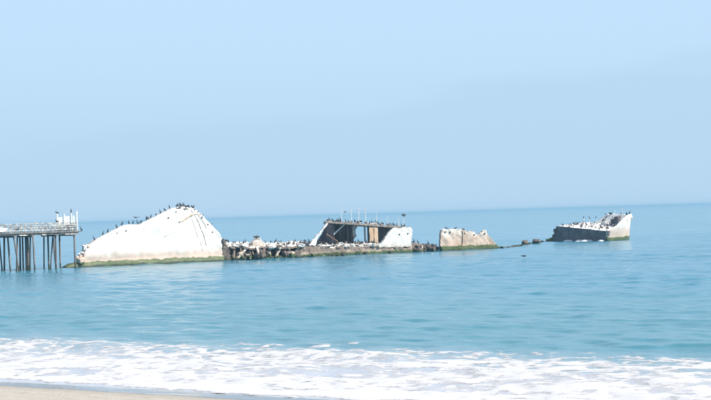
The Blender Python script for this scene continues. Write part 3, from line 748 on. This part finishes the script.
# end barrier: four tall posts, white panels turned to the near side for sunlight
bp = [(.55, .0, 9.45), (-.3, .25, 9.15), (-1.45, .5, 9.05), (-2.55, .8, 9.1)]
for s, w, z in bp:
    mb = MB(); mb.beam((s, w, pz(0) - .2), (s, w, z), .22, .22); mb.build('barrier_post', M['post'], root)
for i in range(3):
    (s0, w0, z0), (s1, w1, z1) = bp[i], bp[i + 1]
    a, b = Vector((s0 - .22, w0 + .05, 0)), Vector((s1 + .22, w1 - .05, 0))
    mb = MB(); lo = pz(0) + 1.15; hi = 8.75 - .1 * i
    mb.beam((a.x, a.y + .05, (lo + hi) / 2), (b.x, b.y + .05, (lo + hi) / 2), .05, hi - lo); mb.build('barrier_panel', M['panel'], root)
    for zz in (.25, .6, .95):
        mb = MB(); mb.beam((a.x, a.y, pz(0) + zz), (b.x, b.y, pz(0) + zz), .08, .2); mb.build('rail', M['rail'], root)
mb = MB(); mb.beam((.4, 0, pz(0) + 1.2), (.25, PW, pz(0) + 1.2), .1, .14); mb.build('rail', M['rail'], root)
mb = MB(); mb.beam((.3, .3, pz(0) - .15), (1.5, .3, pz(0) - .1), .2, .12); mb.build('jutting_plank', M['timber'], root)
mb = MB(); mb.beam((.3, 3.1, pz(0) - .12), (1.2, 3.2, pz(0) + .05), .2, .1); mb.build('jutting_plank', M['timber'], root)

# ------------------------------------------------------------------ birds
def bird_mesh(name, mat, pose):
    mb = MB(); k = 7
    if pose == 'upright':
        mb.tube([(-.30, 0, .10), (-.20, 0, .17), (-.08, 0, .29), (.0, 0, .42), (.05, 0, .52), (.055, 0, .62), (.05, 0, .70), (.09, 0, .755), (.15, 0, .75), (.25, 0, .735)], [.03, .07, .125, .13, .085, .05, .042, .052, .03, .010], k)
    elif pose == 'preen':
        mb.tube([(-.34, 0, .14), (-.22, 0, .20), (-.08, 0, .28), (.06, 0, .36), (.15, 0, .44), (.17, 0, .54), (.11, 0, .57), (.03, 0, .53), (-.06, 0, .47)], [.03, .07, .125, .12, .07, .045, .05, .03, .012], k)
    elif pose == 'rest':
        mb.tube([(-.38, 0, .12), (-.24, 0, .16), (-.08, 0, .21), (.08, 0, .25), (.17, 0, .33), (.18, 0, .41), (.23, 0, .44), (.33, 0, .42)], [.03, .08, .13, .12, .07, .05, .05, .012], k)
    elif pose == 'spread':
        mb.tube([(-.30, 0, .10), (-.20, 0, .17), (-.08, 0, .29), (.0, 0, .42), (.05, 0, .52), (.055, 0, .62), (.05, 0, .70), (.09, 0, .755), (.15, 0, .76), (.25, 0, .77)], [.03, .07, .12, .125, .08, .05, .042, .052, .03, .010], k)
        for sd in (-1, 1):
            v = [(.03, .08 * sd, .52), (.05, .34 * sd, .66), (.0, .62 * sd, .60), (-.05, .60 * sd, .38), (-.05, .36 * sd, .30), (-.05, .1 * sd, .28)]
            v += [(x - .035, y, z) for x, y, z in v]
            mb.add(v, [(0, 1, 4, 5), (1, 2, 3, 4), (11, 10, 7, 6), (10, 9, 8, 7)] + [(i, (i + 1) % 6, (i + 1) % 6 + 6, i + 6) for i in range(6)])
    elif pose == 'gull':
        mb.tube([(-.26, 0, .16), (-.14, 0, .18), (0, 0, .20), (.12, 0, .25), (.16, 0, .33), (.20, 0, .37), (.30, 0, .355)], [.02, .07, .105, .085, .05, .05, .010], k)
    elif pose == 'pelican':
        mb.tube([(-.42, 0, .26), (-.28, 0, .32), (-.06, 0, .42), (.12, 0, .52), (.18, 0, .66), (.14, 0, .82), (.17, 0, .94), (.25, 0, .97), (.30, 0, .86), (.36, 0, .60)], [.04, .12, .20, .18, .08, .055, .065, .06, .05, .012], k)
    elif pose == 'fly':
        mb.tube([(-.36, 0, 0), (-.22, 0, 0), (0, 0, .01), (.16, 0, .03), (.28, 0, .04), (.34, 0, .05), (.46, 0, .03)], [.03, .07, .11, .08, .045, .05, .01], k)
        for sd in (-1, 1):
            v = [(.14, .06 * sd, .04), (.18, .42 * sd, .20), (.02, .86 * sd, .10), (-.06, .5 * sd, .14), (-.14, .06 * sd, .02)]
            v += [(x, y, z - .03) for x, y, z in v]
            mb.add(v, [(0, 1, 3, 4), (1, 2, 3), (9, 8, 6, 5), (8, 7, 6)] + [(i, (i + 1) % 5, (i + 1) % 5 + 5, i + 5) for i in range(5)])
    if pose != 'fly':
        for sd in (-1, 1): mb.tube([(-.03, .06 * sd, .3), (-.02, .06 * sd, .03), (.10, .08 * sd, .0)], [.022, .018, .02], 4)
    o = mb.build(name, mat, None, True); me = o.data; bpy.data.objects.remove(o); return me
BM = {}
for ps in ('upright', 'preen', 'rest', 'spread'): BM[ps] = bird_mesh('cormorant', M['cormorant'], ps)
BM['gull'] = bird_mesh('gull', M['gull'], 'gull'); BM['pelican'] = bird_mesh('pelican', M['pelican'], 'pelican'); BM['fly'] = bird_mesh('flying_bird', M['cormorant'], 'fly')
def bird(kind, p, label, group=None, size=None, rz=None):
    me = BM[kind]; nm = me.name.split('.')[0]
    o = bpy.data.objects.new(nm, me); COL.objects.link(o)
    k = (size or random.uniform(.92, 1.12)) * .82
    if 'low hull' in label or 'deckhouse roof' in label or 'stern deck' in label or 'steep' in label:
        label = label.replace('dark cormorant', {'upright': 'upright dark cormorant', 'preen': 'preening dark cormorant', 'rest': 'crouching dark cormorant', 'spread': 'wing-spreading dark cormorant'}.get(kind, 'dark cormorant')); o.scale = (k, k, k)
    o.location = p; o.rotation_euler = (0, 0, random.uniform(0, 6.28) if rz is None else rz)
    return tag(o, label, 'bird', group)
def pick(): return random.choices(('upright', 'preen', 'rest', 'spread'), (6, 2, 2, .5))[0]
def drop(x, y, z0=20.0):
    """height of whatever solid stands at (x, y)"""
    hit, loc, *_ = scene.ray_cast(DG, Vector((x, y, z0)), Vector((0, 0, -1)))
    return loc.z if hit else 0.0
bpy.context.view_layer.update(); DG = bpy.context.evaluated_depsgraph_get()
def put(kind, p, label, group=None, z0=20.0, **kw):
    return bird(kind, (p.x, p.y, drop(p.x, p.y, z0) - .015), label, group, **kw)

ORD = 'first second third fourth fifth sixth seventh eighth ninth tenth eleventh twelfth thirteenth fourteenth fifteenth sixteenth'.split()
RIDGE = [3.9, 5.6, 6.5, 8.1, 9.2, 10.4, 11.2, 12.0, 12.7, 13.7, 14.0, 14.6, 15.6, 16.4, 17.3, 18.2]
for i, s in enumerate(RIDGE): put(pick(), ship_pt(s, bow_w(s) + .12), '%s dark cormorant from the left along the sloping crest of the white bow' % ORD[i], 'cormorants along the bow crest', size=random.uniform(.62, .85))
for i in range(11):
    s = 19.5 + 3.3 * i / 10 + random.uniform(-.12, .12); put(pick(), ship_pt(s, bow_w(s) + random.uniform(-.1, .7)), '%s dark cormorant from the left in the cluster on the peak of the white bow' % ORD[i], 'cormorants on the bow peak', size=random.uniform(.62, .85))
for s, h in ((24.6, 'upper'), (26.1, 'lower')): put(pick(), ship_pt(s, bow_w(s) + .1), '%s of two dark cormorants on the steep right shoulder of the white bow' % h, 'cormorants on the bow shoulder', size=.8)
put('gull', ship_pt(.9, .3), 'white gull on the fallen block at the low left tip of the bow')
def low_where(s, w):
    if s < 34: return 'between the white bow and the tan stump'
    if s < 38.5: return 'beside the tan stump'
    if s < 44: return 'between the tan stump and the three pelicans'
    if s < 48.5: return 'below the three pelicans, left of the deckhouse'
    if w > 2.4: return 'inside the open deckhouse'
    return 'below the dark left half of the deckhouse' if s < 55 else 'below the see-through opening of the deckhouse'
for i in range(150):
    s = random.uniform(30.0, 59.5) if i > 50 else random.uniform(40, 59)
    w = random.choice((random.uniform(.1, 1.2), random.uniform(.15, 2.4), random.uniform(.3, 8.8)))
    p = ship_pt(s, w)
    bird(pick(), (p.x, p.y, drop(p.x, p.y, 3.9 if s > 48 else 6) - .015), 'dark cormorant on the low hull ' + low_where(s, w), 'cormorants crowding the low hull')
for i in range(26):
    s = random.uniform(30.0, 61.0); w = random.uniform(.2, 2.3); p = ship_pt(s, w)
    bird('gull', (p.x, p.y, drop(p.x, p.y, 3.9 if s > 48 else 6) - .015), 'white gull on the low hull ' + low_where(s, w), 'gulls on the low hull', size=random.uniform(1.0, 1.3))
put('upright', ship_pt(35.0, 1.2), 'lone dark cormorant on top of the tan stump on the low hull')
for i, s in enumerate((44.9, 45.8, 46.9)): put('pelican', ship_pt(s, 3.0), 'brown pelican standing tall in the group of three left of the deckhouse', 'pelicans left of the deckhouse', size=.95)
def roof_where(s):
    k = sum(1 for q_ in POLES if q_[0] < s)
    return 'left of the first post' if k == 0 else 'right of the last post' if k == 8 else 'between the %s and %s posts' % (ORD[k - 1], ORD[k])
for i in range(50):
    s = 49.6 + 17.3 * ((i + random.random()) / 50); w = random.choice((.25, .6, 1.2, 2.6, 4.0, 6.0)) + random.uniform(-.1, .2)
    if s < 49.3 + .52 * w: w = .4
    put(pick(), ship_pt(s, w), 'dark cormorant on the deckhouse roof ' + roof_where(s), 'cormorants on the deckhouse roof', size=random.uniform(.95, 1.2))
for i in range(7):
    s = 52.5 + 2.1 * i; put('gull', ship_pt(s + random.uniform(-.6, .6), random.uniform(.8, 3)), 'white gull among the cormorants on the deckhouse roof', 'gulls on the deckhouse roof', size=1.2)
for i, k in ((2, 'gull'), (3, 'gull'), (7, 'spread')):
    s, z = POLES[i]; p = ship_pt(s, 2)
    bird(k, (p.x, p.y, z - .01), {2: 'white gull on top of the third post of the deckhouse roof', 3: 'white gull on top of the fourth post of the deckhouse roof', 7: 'dark cormorant with wings half open on the rightmost roof post'}[i], size=1.35 if k == 'gull' else 1.0, rz=2.4)
p = ship_pt(64.0, 3.4); put('gull', p, 'large white gull standing right of the middle posts on the deckhouse roof', size=1.6)
for i in range(10):
    s = random.uniform(67.8, 73.6); put(pick(), ship_pt(s, random.uniform(.5, 2.8)), 'dark cormorant on the dark rubble in the gap beside the hull fragment', 'cormorants on the gap rubble')
for s in (75.5, 77.6, 79.4): put('rest', ship_pt(s, .3), 'dark cormorant resting on top of the tan hull fragment', 'cormorants on the hull fragment', size=.8)
for i in range(66):
    a = random.uniform(1.0, 14.6); b = random.uniform(.3, 7.2); p = stern_pt(a, b)
    put(pick(), p, 'dark cormorant on the white stern deck, ' + ('near its left broken edge' if a < 4.5 else 'near the three posts' if a < 8.8 else 'below the steep poop' if b > 3.6 else 'along the edge above the dark wall'), 'cormorants on the stern deck', 9)
for i in range(12):
    a = random.uniform(2, 14.5); p = stern_pt(a, random.uniform(.5, 7)); put('gull', p, 'white gull among the cormorants on the stern deck', 'gulls on the stern deck', 9, size=1.2)
for j, (a, lb) in enumerate(((4.6, 'left'), (6.3, 'middle'), (8.4, 'right'))):
    p = stern_pt(a, 4.5); put('upright', p, 'dark cormorant on the %s of three posts rising from the stern deck' % lb, None, 12)
for i in range(20):
    a = random.uniform(5.4, 13.6); b = random.uniform(8.3, 10.5) if i > 6 else 10.45; put(pick(), stern_pt(a, b), 'dark cormorant high on the steep white poop of the stern', 'cormorants on the stern poop', 12, size=.95)
put('upright', stern_pt(15.2, 8.2), 'dark cormorant at the far right tip of the stern wall', None, 12)
for s, w in ((-13.1, -.05), (-11.4, -.05), (-6.1, -.05), (-4.2, PW + .1), (-8.0, PW + .1)):
    put('gull', pier_pt(s, w), 'white gull perched on the pale pier railing', 'gulls on the pier railing', size=1.3)
for s in (-12.3, -9.6, -2.9, -1.2): put('rest', pier_pt(s, -.05), 'dark cormorant perched on the pale pier railing', 'cormorants on the pier railing', size=.85)
put('upright', pier_pt(-.3, .25), 'dark cormorant on the barrier post second from the right at the pier end', size=.8)
put('rest', pier_pt(-2.55, .8), 'dark cormorant on the leftmost barrier post at the pier end', size=.9)
put('upright', pier_pt(1.35, .3), 'dark cormorant at the tip of the plank jutting from the pier end', size=.9)
bird('gull', (13.1, 280.5, -.08), 'white gull floating on the calm water below the deckhouse', size=1.5, rz=0)
bird('fly', (24.7, 237.5, .55), 'dark bird flying low over the water below the hull fragment', size=1.3, rz=2.6)
p = ship_pt(54.6, 3); bird('fly', (p.x, p.y, 8.0), 'dark bird flying between the two leftmost posts above the deckhouse roof', size=.9, rz=.4)
p = ship_pt(11.9, 1.5); bird('fly', (p.x, p.y, 8.1), 'dark bird flying just above the notch in the bow crest', size=.8, rz=1.0)

# ------------------------------------------------------------------ haze over the sea
HAZE = 0.00020
if HAZE:
    mb = MB(); mb.box((-90000, -400, -8), (90000, 31000, 11.5)); hz = mb.build('haze', None)
    t = bpy.data.materials.new('haze'); t.use_nodes = True; t.node_tree.nodes.clear()
    o_ = t.node_tree.nodes.new('ShaderNodeOutputMaterial'); v_ = t.node_tree.nodes.new('ShaderNodeVolumePrincipled')
    v_.inputs['Color'].default_value = (.42, .75, .98, 1); v_.inputs['Density'].default_value = HAZE; v_.inputs['Anisotropy'].default_value = 0.0
    t.node_tree.links.new(v_.outputs[0], o_.inputs['Volume']); hz.data.materials.append(t)
    tag(hz, 'thin pale blue sea haze over the water', 'haze', kind='stuff')
